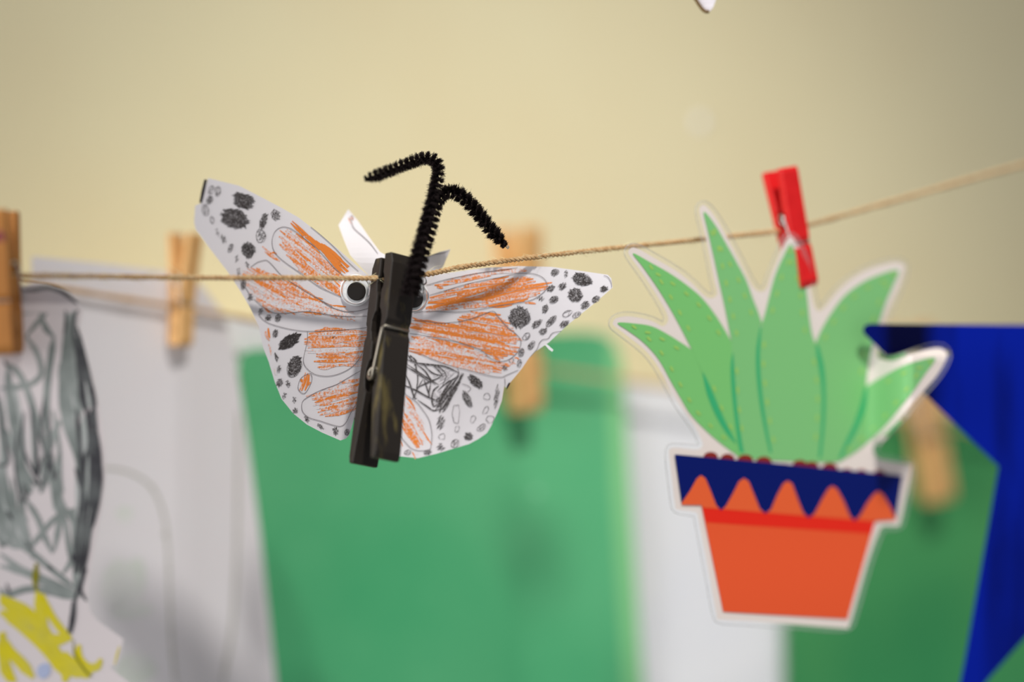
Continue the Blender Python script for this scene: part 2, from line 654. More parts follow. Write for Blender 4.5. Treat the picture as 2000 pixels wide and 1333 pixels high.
G = 'wooden clothespins on the twines'
pin_left, _, M3l, midl = clothespin('clothespin', None, (4, 692), (-8, 412), -0.054, math.radians(-5), 0.0, 0.0108, 0.0062, M_woodd, M_wire,
                                    'brown wooden clothespin with a purple stain, holding the black marker drawing', group=G, splay=0.3)
m = MB()
ca = []
for i in range(10):
    a = 2 * math.pi * i / 10
    z_ = 0.0138 + 0.0024 * math.sin(a)
    ca.append((0.0032 + 0.0017 * math.cos(a), -0.0062 * (1 + 0.3 * (z_ / pin_left['pin_len'] - 0.02) / 0.48) - 0.00025 - 0.00015, z_))
m.add(ca, [tuple(range(10))])
m.build('stain', M_stain, pin_left, local=True)['label'] = 'purple ink stain'
clothespin('clothespin', None, (352, 676), (362, 456), 0.0895, math.radians(48), 0.0, 0.0068, 0.0034, M_wood, M_wire,
           'small raw wood clothespin on the sagging twine, pinning the paper with the faint outline', group=G, splay=0.9)
clothespin('clothespin', None, (1026, 806), (1010, 446), 0.185, math.radians(38), 0.0, 0.0098, 0.0062, M_wood, M_wire,
           'raw wood clothespin pinning the large green painted sheet behind the butterfly', group=G)
clothespin('clothespin', None, (1834, 980), (1772, 640), 0.243, math.radians(34), 0.0, 0.0098, 0.0062, M_wood, M_wire,
           'raw wood clothespin behind the cactus leaf, pinning the dark green sheet', group=G)
clothespin('clothespin', None, (1570, 562), (1522, 331), 0.0455, math.radians(36), 0.0, 0.0080, 0.0040, M_red, M_wire,
           'bright red painted clothespin gripping the middle cactus leaf', splay=0.35)

# ------------------------------------------------------------------ sheets on the rear twine
# white paper with a faint outline
sA = lambda x, y: Yr(x) + 0.0030 + 0.002 * math.sin((y - 500) / 260.0)
root = empty('paper_sheet', P(300, 900, sA(300, 900)), 'white paper with a faint dotted arch outline and green smudges', 'paper')
m = MB()
sheet(m, [(62, 501), (200, 515), (330, 531), (392, 556), (436, 612), (458, 690), (480, 830), (508, 1040), (540, 1340), (552, 1430), (60, 1430), (58, 900)], sA, 0, 0.00025, 30)
pa = m.build('paper', M_paper, root, smooth=False)
m = MB()
arch = catmull([(150, 918), (215, 916), (258, 926), (296, 952), (318, 1000), (327, 1060), (331, 1160), (334, 1240), (342, 1340)], 5)
ribbon(m, arch, 5, sA, 1e-4)
ribbon(m, catmull([(467, 800), (465, 900), (463, 1040), (460, 1130), (452, 1240), (434, 1340)], 5), 6, sA, 1e-4)
for x, y in [(297, 953), (322, 1045), (329, 1100), (331, 1115), (333, 1190), (334, 1232), (336, 1280), (464, 1048), (460, 1135), (453, 1232), (440, 1296)]:
    sheet(m, [(x + 4 * math.cos(k), y + 5 * math.sin(k)) for k in np.linspace(0, 6.28, 8)[:-1]], sA, 1.4e-4, 0, 10)
m.build('dotted_outline', M_dotline, pa)
m = MB()
for cx, cy, rx, ry in [(245, 1006, 20, 17), (228, 1150, 36, 60), (262, 1130, 30, 46), (255, 1190, 45, 22), (262, 1310, 44, 40)]:
    sheet(m, catmull([(cx + rx * random.uniform(.75, 1.1) * math.cos(k), cy + ry * random.uniform(.75, 1.1) * math.sin(k)) for k in np.linspace(0, 6.28, 10)[:-1]], 3, True), sA, 5e-5 + 1e-5 * random.random(), 0, 14)
m.build('smudges', M_smudge, pa)

# cool white sheet behind the green one
sD = lambda x, y: min(Yr(x) + 0.014, wall_y(x) - 0.003)
m = MB()
sheet(m, [(440, 620), (700, 662), (1000, 706), (1310, 752), (1536, 786), (1540, 1000), (1536, 1430), (470, 1430), (452, 900)], sD, 0, 0.00025, 40)
tag(m.build('paper_sheet', M_sheet_blue), 'large cool white sheet hanging behind the green painted sheet', 'paper')

# green painted sheet
sG = lambda x, y: min(Yr(x) + 0.0095, wall_y(x) - 0.007) + 0.002 * math.sin((x + y) / 210.0)
root = empty('painted_sheet', P(850, 1000, sG(850, 1000)), 'large bright green painted sheet behind the butterfly', 'painting')
m = MB()
gol = [(466, 712), (472, 694), (490, 684), (700, 674), (950, 655), (1130, 648), (1168, 650), (1196, 664), (1214, 700), (1222, 800), (1234, 1000), (1250, 1250), (1262, 1430), (520, 1430), (505, 1200), (488, 950)]
sheet(m, gol, sG, 0, 0.0003, 30)
gp = m.build('sheet', M_green, root)
m = MB()
sheet(m, [(1190, 668), (1199, 672), (1212, 702), (1220, 800), (1232, 1000), (1248, 1250), (1260, 1428), (1226, 1428), (1212, 1200), (1196, 950), (1190, 800)], sG, 1e-4, 0, 30)
m.build('pale_margin', M_green_edge, gp)
m = MB()
sheet(m, [(1030, 950), (1046, 952), (1056, 964), (1046, 968), (1032, 960)], sG, 1.2e-4, 0, 30)
m.build('pale_fleck', mat('pale_fleck', col(140, 196, 160)), gp)

# dark green sheet at the right
sC = lambda x, y: min(Yr(x) + 0.009, wall_y(x) - 0.004)
m = MB()
sheet(m, [(1528, 790), (1700, 800), (1900, 815), (2180, 840), (2200, 1430), (1534, 1430)], sC, 0, 0.0003, 40)
tag(m.build('painted_sheet', M_green2), 'deep green painted sheet behind the flowerpot and the blue star', 'painting')

# small putty dab on the wall and a few tiny wall marks
m = MB()
c = P(1364, 240, wall_y(1364))
for i in range(4):
    r = 0.0028 * math.cos(i * 0.42)
    for k in range(10):
        a = 2 * math.pi * k / 10
        m.v.append((c.x + r * (1 + .25 * math.sin(3 * a)) * math.cos(a), c.y - 0.0012 * math.sin(i * 0.42) * 1.2 + 0.0007, c.z + r * 1.25 * math.sin(a)))
        m.a.append(.5)
for i in range(3):
    for k in range(10):
        m.f.append((i * 10 + k, i * 10 + (k + 1) % 10, (i + 1) * 10 + (k + 1) % 10, (i + 1) * 10 + k))
m.f.append(tuple(range(30, 40)))
tag(m.build('putty_dab', M_putty, smooth=True), 'tiny white dab of putty stuck on the cream wall', 'putty')

# ------------------------------------------------------------------ marker drawing at the left
sL = lambda x, y: -0.046 + 0.00003 * x - 0.004 * sm(600, 560, y) + 0.003 * math.sin(y / 170.0)
root = empty('cutout_drawing', P(60, 1000, sL(60, 1000)), 'cut-out paper drawing scribbled in black marker with yellow flames', 'drawing')
ol = [(-110, 560), (0, 566), (36, 560), (62, 553), (96, 555), (130, 572), (152, 590), (160, 606), (155, 640), (166, 690), (182, 740), (192, 790), (203, 850), (206, 930), (198, 1000), (187, 1060),
      (177, 1120), (170, 1168), (176, 1196), (188, 1212), (241, 1250), (236, 1276), (229, 1296), (213, 1304), (250, 1334), (300, 1400), (-110, 1400)]
m = MB()
sheet(m, ol, sL, 0, 0.00028, 26)
dp = m.build('paper', mat('drawing_paper', col(207, 197, 196), 0.75, 0.2), root)
mg, md, my = MB(), MB(), MB()
Z4 = zmap(0, 600, 3.33)
Z2 = zmap(0, 680, 2.0417)
Z3 = zmap(0, 1000, 4.003)
grey = [
    Z4([(440, 20), (430, 200), (410, 380), (400, 560), (410, 680), (460, 780), (500, 870), (520, 960)]),
    Z4([(460, 100), (455, 300), (440, 500), (450, 640), (500, 700)]),
    Z4([(170, 190), (230, 280), (265, 380), (260, 450), (200, 500), (120, 520), (0, 530)]),
    Z4([(40, 370), (110, 420), (170, 530), (220, 680), (260, 820), (290, 930)]),
    Z4([(350, 190), (330, 330), (310, 480), (300, 640), (310, 860)]),
    Z4([(390, 740), (340, 850), (300, 980), (290, 1080), (275, 1190)]),
    Z4([(0, 740), (60, 880), (130, 1000), (180, 1090), (250, 1180)]),
    Z4([(50, 380), (60, 600), (90, 800), (140, 1000), (170, 1230)]),
    Z4([(80, 560), (100, 700), (130, 900), (150, 1050)]),
    Z4([(0, 600), (20, 900), (20, 1100), (60, 1320)]),
    Z4([(320, 960), (340, 1100), (370, 1280), (400, 1330)]),
    Z4([(170, 190), (260, 80), (290, 30), (180, 30), (110, 60)]),
    Z4([(260, 40), (300, 140), (350, 190)]),
    Z4([(120, 30), (300, 10), (400, 5)]),
    Z2([(300, 640), (220, 680), (150, 760), (120, 800)]),
    Z2([(0, 820), (80, 880), (200, 930), (320, 990)]),
    Z2([(0, 870), (110, 900), (220, 960), (310, 1000)]),
    Z2([(100, 600), (150, 680), (180, 760), (210, 820)]),
    Z2([(0, 300), (60, 420), (110, 600)]),
    Z2([(0, 450), (40, 620), (60, 760), (130, 800)]),
    Z2([(60, 780), (130, 820), (200, 880), (300, 960)]),
    Z2([(290, 640), (300, 760), (290, 840), (250, 900)]),
    Z2([(200, 430), (230, 560), (260, 700), (280, 830), (310, 900)]),
    Z2([(0, 960), (30, 985), (130, 960), (300, 1000)]),
    Z2([(330, 640), (310, 780), (300, 900), (310, 990)]),
    Z2([(350, 700), (330, 820), (310, 900)]),
    Z2([(240, 560), (235, 700), (215, 810)]),
    Z2([(160, 580), (200, 480), (205, 420)]),
    Z2([(0, 760), (60, 790), (130, 790)]),
    Z2([(0, 640), (50, 700), (40, 780)]),
    Z2([(20, 540), (60, 660), (110, 760)]),
    Z4([(480, 20), (470, 160), (500, 300), (480, 460), (510, 640), (500, 760)]),
    Z2([(240, 60), (250, 180), (260, 300), (310, 440), (330, 560)]),
    Z2([(280, 120), (270, 230), (300, 360), (330, 520), (340, 640)]),
]
for g in grey:
    ribbon(mg, catmull(g, 4), random.uniform(9, 15), sL, 1.0e-4, step=5)
for k in range(16):      # loose zigzags filling the lower left of the body
    x0, y0 = random.uniform(-20, 120), random.uniform(760, 960)
    g = [(x0, y0), (x0 + random.uniform(-6, 14), y0 + 70), (x0 + random.uniform(5, 32), y0 + 140), (x0 + random.uniform(0, 26), y0 + random.uniform(90, 170))]
    ribbon(mg if k % 3 else md, catmull(g, 4), random.uniform(6, 11) if k % 3 else random.uniform(4, 6), sL, 1.0e-4 if k % 3 else 1.7e-4, step=5)
# pale wash between the strokes
mw = MB()
for poly in [Z4([(420, 20), (500, 20), (490, 260), (520, 640), (480, 760), (410, 700), (400, 400)]),
             Z4([(40, 430), (110, 520), (160, 800), (170, 1000), (120, 1000), (80, 800)]),
             Z2([(300, 440), (350, 440), (340, 640), (310, 800), (300, 620)]),
             Z2([(190, 450), (230, 560), (240, 680), (210, 640)]),
             Z2([(330, 260), (372, 330), (396, 430), (396, 540), (372, 700), (340, 900), (300, 1000), (290, 900), (310, 700), (330, 520), (310, 380)]),
             Z2([(310, 20), (350, 110), (372, 230), (330, 250), (310, 140)]),
             Z2([(0, 560), (60, 640), (110, 780), (0, 760)])]:
    sheet(mw, poly, sL, 6e-5 + 1e-5 * random.random(), 0, 20)
mw.build('grey_wash', mat('pale_marker', col(160, 164, 160), 0.75, 0.2, c2=col(178, 178, 175), vscale=60), dp)
dark = [
    Z4([(425, 10), (430, 120), (415, 180)]),
    Z4([(510, 20), (485, 60), (475, 160), (500, 300), (540, 420), (580, 520), (600, 640)]),
    Z4([(490, 200), (530, 330), (570, 440), (600, 540), (615, 640), (595, 700), (625, 820), (645, 940), (650, 1060), (640, 1200), (620, 1330)]),
    Z4([(500, 240), (510, 420), (540, 560), (560, 660), (590, 800), (610, 920), (600, 1100), (580, 1300)]),
    Z4([(520, 400), (530, 600), (570, 700), (580, 900), (550, 1000), (540, 1200)]),
    Z2([(398, 430), (404, 520), (392, 620), (372, 700), (360, 730)]),
    Z2([(360, 700), (352, 800), (330, 900), (300, 1000), (280, 1130)]),
    Z2([(300, 480), (340, 620), (330, 780), (310, 900)]),
    Z2([(360, 420), (378, 520), (370, 640), (350, 740)]),
    Z2([(345, 880), (320, 960), (345, 1010)]),
    Z2([(290, 1010), (285, 1080), (272, 1140)]),
    Z2([(300, 1010), (295, 1060), (285, 1140)]),
    Z2([(90, 540), (105, 600)]), Z2([(190, 420), (200, 460), (160, 575)]), Z2([(15, 50), (30, 75)]),
    Z2([(100, 770), (130, 810)]), Z2([(190, 870), (210, 885)]), Z2([(25, 940), (40, 985)]), Z2([(30, 650), (50, 690)]),
    Z2([(285, 820), (295, 850), (300, 800)]),
    [(37, 566), (66, 566), (95, 562), (125, 572), (152, 596)],
    [(33, 540), (40, 562), (60, 566)],
]
for g in [[(150, 640), (166, 700), (178, 760), (186, 830), (188, 900), (182, 980), (172, 1060), (158, 1130)],
          [(146, 660), (160, 730), (168, 800), (176, 870), (176, 950), (166, 1030), (154, 1110)],
          [(150, 800), (156, 870), (160, 960), (152, 1040), (146, 1120)]]:
    dark.append(g)
for g in dark:
    ribbon(md, catmull(g, 4), random.uniform(4.5, 8.5), sL, 1.8e-4, step=5)
yel = [
    Z3([(0, 660), (80, 720), (200, 780), (300, 900), (380, 1020), (460, 1140), (540, 1180)]),
    Z3([(0, 780), (120, 860), (260, 980), (360, 1080), (440, 1180), (520, 1300)]),
    Z3([(0, 700), (160, 800), (320, 900), (400, 1000), (560, 990)]),
    Z3([(330, 640), (370, 760), (430, 860), (520, 970), (560, 985)]),
    Z3([(290, 620), (320, 800), (350, 960), (420, 1100), (500, 1220), (620, 1290)]),
    Z3([(0, 950), (60, 1080), (160, 1180), (260, 1300)]),
    Z3([(30, 940), (20, 1100), (60, 1250), (120, 1333)]),
    Z3([(0, 1120), (40, 1240), (80, 1333)]),
    Z3([(620, 1040), (610, 1120), (640, 1180), (700, 1220), (760, 1210), (790, 1150)]),
    Z3([(500, 1100), (560, 1180), (640, 1260), (700, 1290)]),
    Z3([(440, 1150), (520, 1240), (500, 1333)]),
    Z3([(560, 1200), (640, 1230), (720, 1260)]),
    Z3([(935, 1050), (915, 1120), (895, 1200)]),
]
for i, g in enumerate(yel):
    ribbon(my, catmull(g, 4), 4 if i == len(yel) - 1 else random.uniform(15, 24), sL, 1.2e-4, step=5)
mg.build('grey_scribble', M_markg, dp)
md.build('black_outline', M_markd, dp)
my.build('yellow_flames', M_yel, dp)
m = MB()
ribbon(m, Z3([(285, 400), (280, 480), (275, 560), (285, 620)]), 14, sL, 2.4e-4)
ribbon(m, catmull(Z3([(575, 1000), (580, 1100), (620, 1180), (680, 1260), (720, 1290)]), 4), 4, sL, 2.4e-4)
m.build('overlap_strokes', M_olive, dp)
m = MB()
sheet(m, catmull(Z3([(310, 1200), (380, 1190), (390, 1270), (330, 1310), (290, 1260)]), 3, True), sL, 1.6e-4)
m.build('blue_dot', M_bluedot, dp)

# ------------------------------------------------------------------ butterfly
def sWL(x, y):          # left wing: swings forward towards its tip
    t = max(0.0, (740 - x) / 350.0)
    return 0.0022 - 0.0245 * t + 0.004 * sm(600, 860, y) * (1 - t) + 0.0015 * math.sin(t * 3.1)


def sWR(x, y):          # right wing: nearly flat, its upper edge leaning on the twine
    t = (x - 770) / 420.0
    return 0.0042 + 0.006 * sm(530, 880, y) + 0.0030 * math.sin(max(0, t) * 3.0) * 0.5 - 0.001 * t


bf = empty('butterfly_craft', P(735, 905, 0), 'paper butterfly on a black clothespin with orange crayon wings and chenille feelers', 'butterfly craft')
Q1, Q2 = zmap(360, 330, 4.9375), zmap(460, 580, 4.443)
Q6, Q7 = zmap(780, 500, 4.545), zmap(740, 680, 5.797)

left_ol = [(406.6, 348), (467, 363), (506, 383), (546, 404), (583, 425), (623, 456), (664, 490), (700, 522), (722, 541), (745, 560), (745, 800), (700, 812), (692, 818), (682, 850), (676, 857), (665, 861),
           (629, 845.6), (599.5, 830), (572.5, 808), (550, 780), (536.5, 746.5), (525, 708), (514, 679), (505, 638.5), (489, 602.5), (470, 570), (447, 534.5), (408.6, 484), (382, 448), (379, 433), (381, 402), (392, 397)]
m = MB()
sheet(m, left_ol, sWL, 0, 0.00022, 14)
wl = m.build('wing', M_wing, bf)
right_ol = [(752, 560), (800, 545), (825, 540), (870, 534), (912, 528), (951.6, 523), (1013, 520), (1077, 521.5), (1132, 529), (1187, 537), (1194, 544), (1196.5, 562), (1167, 588), (1110, 634), (1072.6, 669), (1046, 687),
            (1033, 700), (1019.5, 720), (1005.6, 737), (997, 747), (988, 758), (985, 754), (980, 783.5), (971, 807.6), (959, 833.5), (951, 846.5), (935, 857.7), (916, 868), (886.6, 876.7), (852, 887), (816, 895.6), (767.6, 890.5), (752, 880)]
m = MB()
sheet(m, right_ol, sWR, 0, 0.00022, 14)
wr_ = m.build('wing', M_wing, bf)

# orange crayon
mo = MB()
d = math.atan2
hatch(mo, Q1([(1020, 490), (1100, 560), (1200, 650), (1350, 730), (1450, 810), (1620, 960), (1530, 1010), (1430, 930), (1340, 820), (1190, 690), (1090, 610)]), 0.78, sWL, 3.5, 6, 0.74, 0.08, 1.0e-4)
hatch(mo, Q1([(930, 580), (1080, 620), (1290, 790), (1440, 950), (1560, 1060), (1530, 1240), (1400, 1180), (1230, 1090), (1050, 920), (920, 740)]), 0.66, sWL, 4.2, 6.5, 0.45)
hatch(mo, Q1([(730, 740), (900, 830), (910, 890), (780, 820)]), 0.6, sWL, 4, 6, 0.45)
hatch(mo, Q1([(575, 985), (700, 960), (850, 1000), (1000, 1060), (1300, 1250), (1360, 1333), (1500, 1400), (1200, 1410), (800, 1380), (620, 1180), (560, 1060)]), 0.5, sWL, 4.2, 6.5, 0.44)
hatch(mo, Q2([(270, 30), (700, 0), (1000, 110), (1050, 240), (800, 170), (560, 150), (330, 100)]), 0.25, sWL, 4.2, 6.5, 0.46)
hatch(mo, Q2([(600, 380), (640, 330), (760, 265), (1160, 300), (1130, 480), (1110, 590), (860, 610), (700, 640), (690, 500), (600, 470)]), -0.04, sWL, 4.2, 6.5, 0.47)
hatch(mo, Q2([(620, 870), (800, 780), (1110, 670), (1100, 800), (1080, 980), (880, 1020), (760, 1050), (700, 960), (680, 890)]), -0.2, sWL, 4.2, 6.5, 0.47)
hatch(mo, Q2([(600, 680), (650, 670), (655, 740), (600, 840), (550, 790), (560, 720)]), -1.2, sWL, 4, 6, 0.6)
hatch(mo, Q2([(265, 300), (295, 290), (295, 370), (268, 370)]), 1.4, sWL, 4, 6, 0.45)
hatch(mo, Q2([(268, 400), (288, 400), (316, 540), (296, 545)]), 1.3, sWL, 4, 6, 0.44)
hatch(mo, Q2([(325, 600), (345, 610), (358, 680), (340, 680)]), 1.3, sWL, 4, 6, 0.38)
mo.build('orange_crayon', M_crayon, wl)
mo = MB()
hatch(mo, Q6([(320, 275), (420, 205), (700, 160), (900, 120), (1180, 105), (1170, 135), (900, 165), (700, 205), (480, 250), (330, 300)]), -0.17, sWR, 4.2, 6.5, 0.52)
hatch(mo, Q6([(265, 360), (600, 260), (900, 195), (1190, 175), (1200, 250), (1350, 245), (1310, 300), (1230, 345), (1100, 400), (1210, 405), (1180, 425), (900, 450), (500, 480), (220, 490)]), -0.16, sWR, 4.0, 6.5, 0.56)
hatch(mo, Q6([(560, 510), (830, 490), (970, 580), (1070, 740), (1065, 820), (1000, 890), (900, 930), (800, 890), (700, 820), (500, 760), (250, 710), (90, 680), (110, 550), (300, 580), (500, 620)]), 0.15, sWR, 4.0, 6.5, 0.56)
hatch(mo, Q6([(90, 700), (400, 745), (620, 800), (740, 860), (840, 935), (950, 940), (1060, 880), (1100, 800), (1110, 830), (1010, 960), (900, 1040), (760, 1030), (430, 940), (200, 890), (85, 830)]), 0.2, sWR, 4.0, 6.5, 0.50)
hatch(mo, Q7([(480, 90), (850, 110), (1130, 120), (1240, 140), (1330, 200), (1250, 285), (1000, 235), (850, 200), (600, 140)]), 0.22, sWR, 4.0, 6.5, 0.52)
hatch(mo, Q7([(265, 530), (330, 570), (420, 720), (500, 870), (520, 960), (600, 1080), (480, 1080), (430, 1140), (330, 1000), (225, 900), (230, 760)]), 0.95, sWR, 4.4, 6.5, 0.45)
hatch(mo, Q7([(190, 1020), (215, 1030), (300, 1140), (280, 1150)]), 0.9, sWR, 4, 5, 0.45)
hatch(mo, Q7([(370, 1200), (440, 1190), (430, 1235), (390, 1235)]), 0.9, sWR, 4, 5, 0.40)
mo.build('orange_crayon', M_crayon, wr_)

# printed outlines
ml = MB()
for L_ in [Q1([(1560, 1050), (1440, 950), (1300, 790), (1180, 690), (1080, 610), (1010, 570), (940, 562), (880, 600), (850, 670), (850, 740), (870, 800), (920, 860), (1010, 930), (1110, 1000), (1230, 1090), (1320, 1150), (1430, 1200), (1540, 1250)]),
           Q1([(640, 950), (700, 905), (760, 885), (800, 885), (850, 930), (940, 1030), (1040, 1100), (1200, 1200), (1340, 1280), (1430, 1330)]),
           Q1([(1220, 560), (1330, 650), (1450, 760), (1560, 880), (1680, 990)]),
           Q1([(510, 960), (530, 1060), (600, 1160), (640, 1230)]),
           Q2([(700, 0), (800, 75), (900, 115), (980, 130), (1080, 120), (1170, 95)]),
           Q2([(160, 20), (240, 90), (330, 140), (420, 145), (520, 135), (620, 128), (720, 140), (830, 160), (960, 170), (1150, 168)]),
           Q2([(200, 150), (230, 190), (290, 230), (400, 265), (520, 290), (640, 300), (800, 295), (960, 285), (1080, 275), (1160, 265)]),
           Q2([(625, 300), (625, 380), (605, 470), (590, 550), (610, 610), (680, 670), (780, 690), (880, 675), (980, 630), (1060, 560), (1120, 450)]),
           Q2([(1110, 630), (1000, 690), (880, 760), (770, 800), (690, 835), (630, 870), (590, 900), (575, 940), (585, 1000), (640, 1050), (740, 1080), (830, 1110), (910, 1125), (960, 1090), (1000, 1010), (1070, 900)]),
           Q2([(600, 680), (655, 670), (660, 740), (600, 840), (545, 800), (560, 720), (600, 680)])]:
    ribbon(ml, catmull(L_, 4), 1.15, sWL, 2.4e-4, step=4, taper=0.8)
ml.build('printed_outlines', M_line, wl)
ml = MB()
for L_ in [Q6([(1050, 105), (880, 130), (720, 150), (560, 180), (400, 215), (240, 262)]),
           Q6([(265, 350), (420, 305), (600, 250), (760, 215), (900, 190), (1000, 165), (1090, 155), (1180, 158), (1260, 185), (1305, 235), (1305, 290), (1260, 340), (1180, 390), (1080, 415), (960, 430), (840, 450), (720, 475), (600, 492), (480, 500), (330, 495), (230, 492), (130, 510)]),
           Q6([(115, 575), (230, 580), (370, 597), (480, 590), (600, 570), (720, 530), (830, 492), (880, 545), (960, 635), (1030, 690), (1075, 745), (1075, 800), (1045, 860), (990, 910), (930, 935), (860, 938), (800, 905), (740, 850), (670, 815), (600, 790), (480, 760), (330, 730), (200, 705), (90, 690)]),
           Q7([(340, 30), (440, 55), (560, 110), (700, 165), (850, 215), (1000, 250), (1150, 290), (1270, 320), (1390, 332), (1440, 310), (1580, 250)]),
           Q6([(1815, 175), (1850, 190), (1880, 240), (1885, 280)]),
           Q6([(1440, 670), (1360, 685), (1320, 735), (1270, 745), (1240, 780), (1220, 830), (1160, 900)]),
           Q7([(265, 500), (340, 555), (430, 620), (500, 710), (560, 800), (590, 900), (600, 1000), (590, 1110), (570, 1150), (460, 1165), (370, 1140), (290, 1060), (210, 960)]),
           Q7([(890, 230), (910, 300), (880, 330)]), Q7([(940, 405), (1010, 430), (1040, 465), (1000, 500)]), Q7([(1425, 340), (1430, 430)])]:
    ribbon(ml, catmull(L_, 4), 1.15, sWR, 2.4e-4, step=4, taper=0.8)
ml.build('printed_outlines', M_line, wr_)

# pencilled spots
mp = MB()
S1 = 4.9375
for cx, cy, rx, ry, dn in [(265, 200, 25, 45, .6), (325, 215, 25, 55, .6), (245, 300, 28, 42, .9), (205, 405, 30, 55, .6), (270, 490, 18, 35, .5), (570, 310, 120, 78, 1.2), (485, 480, 140, 100, 1.25),
                           (765, 500, 35, 90, 1.0), (880, 445, 45, 60, .9), (740, 650, 45, 65, .8), (320, 610, 22, 50, .8), (378, 680, 25, 50, .8), (445, 765, 22, 45, .9), (620, 780, 68, 82, 1.4),
                           (505, 875, 20, 45, .8), (608, 925, 18, 35, .9), (530, 990, 20, 40, .7), (570, 1110, 25, 60, .9), (640, 1240, 32, 40, .9)]:
    spot(mp, 360 + cx / S1, 330 + cy / S1, rx / S1, ry / S1, sWL, dens=dn, lw=2.4, ang=(0.35 if rx > 100 else None))
S2 = 4.443
for cx, cy, rx, ry, dn, an in [(220, 125, 22, 35, 1, None), (285, 185, 28, 35, 1, .5), (368, 185, 25, 35, 1, .3), (345, 320, 25, 40, 1.2, .2), (470, 385, 110, 52, 1.5, -.6), (355, 525, 16, 42, 1.2, -.3),
                               (512, 600, 58, 98, 1.5, .35), (378, 630, 18, 35, 1, .1), (385, 745, 32, 40, 1, .4), (455, 755, 18, 35, .9, -.3), (425, 860, 20, 30, .9, .3), (512, 895, 20, 30, .9, 0), (520, 990, 25, 28, 1.1, .4),
                               (620, 1060, 18, 38, 1, -.5), (740, 1130, 42, 16, 1, .7), (870, 1165, 26, 40, 1, -.3), (968, 1175, 18, 28, 1, .1)]:
    spot(mp, 460 + cx / S2, 580 + cy / S2, rx / S2, ry / S2, sWL, ang=an, dens=dn, lw=2.2)
mp.build('pencil_spots', M_pencil, wl)
m = MB()
ribbon(m, [(402, 351), (397, 373), (392, 396)], 7, sWL, 2.6e-4, taper=0.8)
m.build('black_tip', M_black, wl)

mp = MB()
S6 = 4.545
for cx, cy, rx, ry, dn, an in [(1380, 150, 38, 28, 1, -.5), (1478, 160, 18, 38, 1, .1), (1620, 210, 95, 58, 1.1, .35), (1815, 295, 38, 30, 1.2, -.3), (1345, 290, 40, 28, 1.2, -.6), (1445, 270, 42, 32, .9, -.7), (1560, 350, 66, 64, 1.25, .2),
                               (1255, 380, 36, 30, .8, -.7), (1370, 385, 45, 30, .9, -.5), (1745, 385, 38, 28, 1.1, -.5), (1650, 435, 48, 32, .9, -.6), (1295, 470, 26, 45, .9, .3), (1065, 545, 105, 98, 1.3, .3), (1225, 600, 60, 30, .9, -.7),
                               (1490, 510, 48, 28, .3, -.5), (1465, 605, 50, 28, 1, -.6), (1575, 525, 42, 26, .7, -.5), (1350, 580, 62, 26, .8, -.8), (1275, 670, 42, 30, 1.1, -.6), (1125, 715, 36, 26, .5, -.6), (1170, 795, 44, 22, .9, -1.0),
                               (1085, 860, 24, 36, .9, .3), (995, 930, 20, 20, 0, 0), (1070, 945, 24, 32, .7, .2)]:
    spot(mp, 780 + cx / S6, 500 + cy / S6, rx / S6, ry / S6, sWR, ang=an, dens=dn, lw=2.0)
S7 = 5.797
for cx, cy, rx, ry, dn, an in [(1100, 385, 115, 50, 1.2, .75), (1000, 585, 115, 42, .9, 1.1), (1335, 540, 28, 140, .7, .12), (1225, 550, 40, 38, 0, 0), (875, 750, 45, 110, 0, .02), (1212, 705, 26, 50, 0, .6), (1065, 805, 30, 48, 0, .3),
                               (700, 850, 50, 90, .7, .1), (885, 920, 22, 42, 0, .4), (1260, 805, 42, 45, 0, .5), (1160, 905, 60, 35, .6, -.6), (1015, 1000, 52, 52, 1.2, .2), (715, 1005, 36, 34, 0, 0), (865, 1080, 50, 42, .6, -.7),
                               (700, 1125, 46, 55, .8, .2), (330, 1180, 40, 30, .8, -.1), (555, 1185, 50, 32, .9, -.2), (1425, 230, 45, 40, .8, .4), (1610, 60, 28, 40, .8, .3), (1590, 180, 24, 50, .6, .1)]:
    spot(mp, 740 + cx / S7, 680 + cy / S7, rx / S7, ry / S7, sWR, ang=an, dens=dn, lw=1.9)
# big black scribble beside the pin
for g in [[(320, 90), (400, 120), (420, 220), (440, 330), (430, 450), (410, 560)], [(310, 130), (420, 170), (560, 185), (720, 205), (820, 240), (900, 280)], [(310, 180), (430, 260), (560, 350), (640, 420)],
          [(300, 210), (440, 290), (560, 380)], [(430, 190), (520, 260), (590, 360), (680, 420)], [(500, 180), (600, 280), (720, 320)], [(600, 190), (680, 260), (730, 330)], [(280, 420), (380, 460), (480, 520), (600, 580), (690, 610)],
          [(280, 425), (420, 480), (560, 560), (660, 590)], [(290, 300), (340, 380), (400, 560), (430, 570)], [(500, 350), (450, 440), (400, 540), (380, 580)], [(430, 450), (580, 380), (700, 330)], [(510, 360), (560, 500), (580, 580)],
          [(590, 370), (560, 560)], [(440, 590), (540, 660), (620, 710), (690, 690)], [(680, 430), (620, 480), (600, 580), (620, 660), (660, 640)], [(900, 270), (880, 330), (760, 400), (660, 490)], [(960, 290), (900, 400), (830, 540), (740, 715)],
          [(940, 280), (880, 420), (800, 560), (720, 700)], [(330, 80), (380, 150), (460, 180)], [(350, 80), (420, 150), (400, 200)], [(640, 600), (700, 640), (690, 740)], [(470, 200), (640, 200), (760, 300), (720, 420)],
          [(560, 560), (640, 590), (760, 500), (860, 400)]]:
    ribbon(mp, catmull(Q7(g), 4), random.uniform(1.8, 3.2), sWR, 1.9e-4, 0.70, step=4)
hatch(mp, Q7([(860, 340), (960, 290), (880, 470), (740, 715), (640, 690), (680, 520), (760, 430)]), -1.0, sWR, 2.0, 2.8, 0.64, 0.12, 1.8e-4)
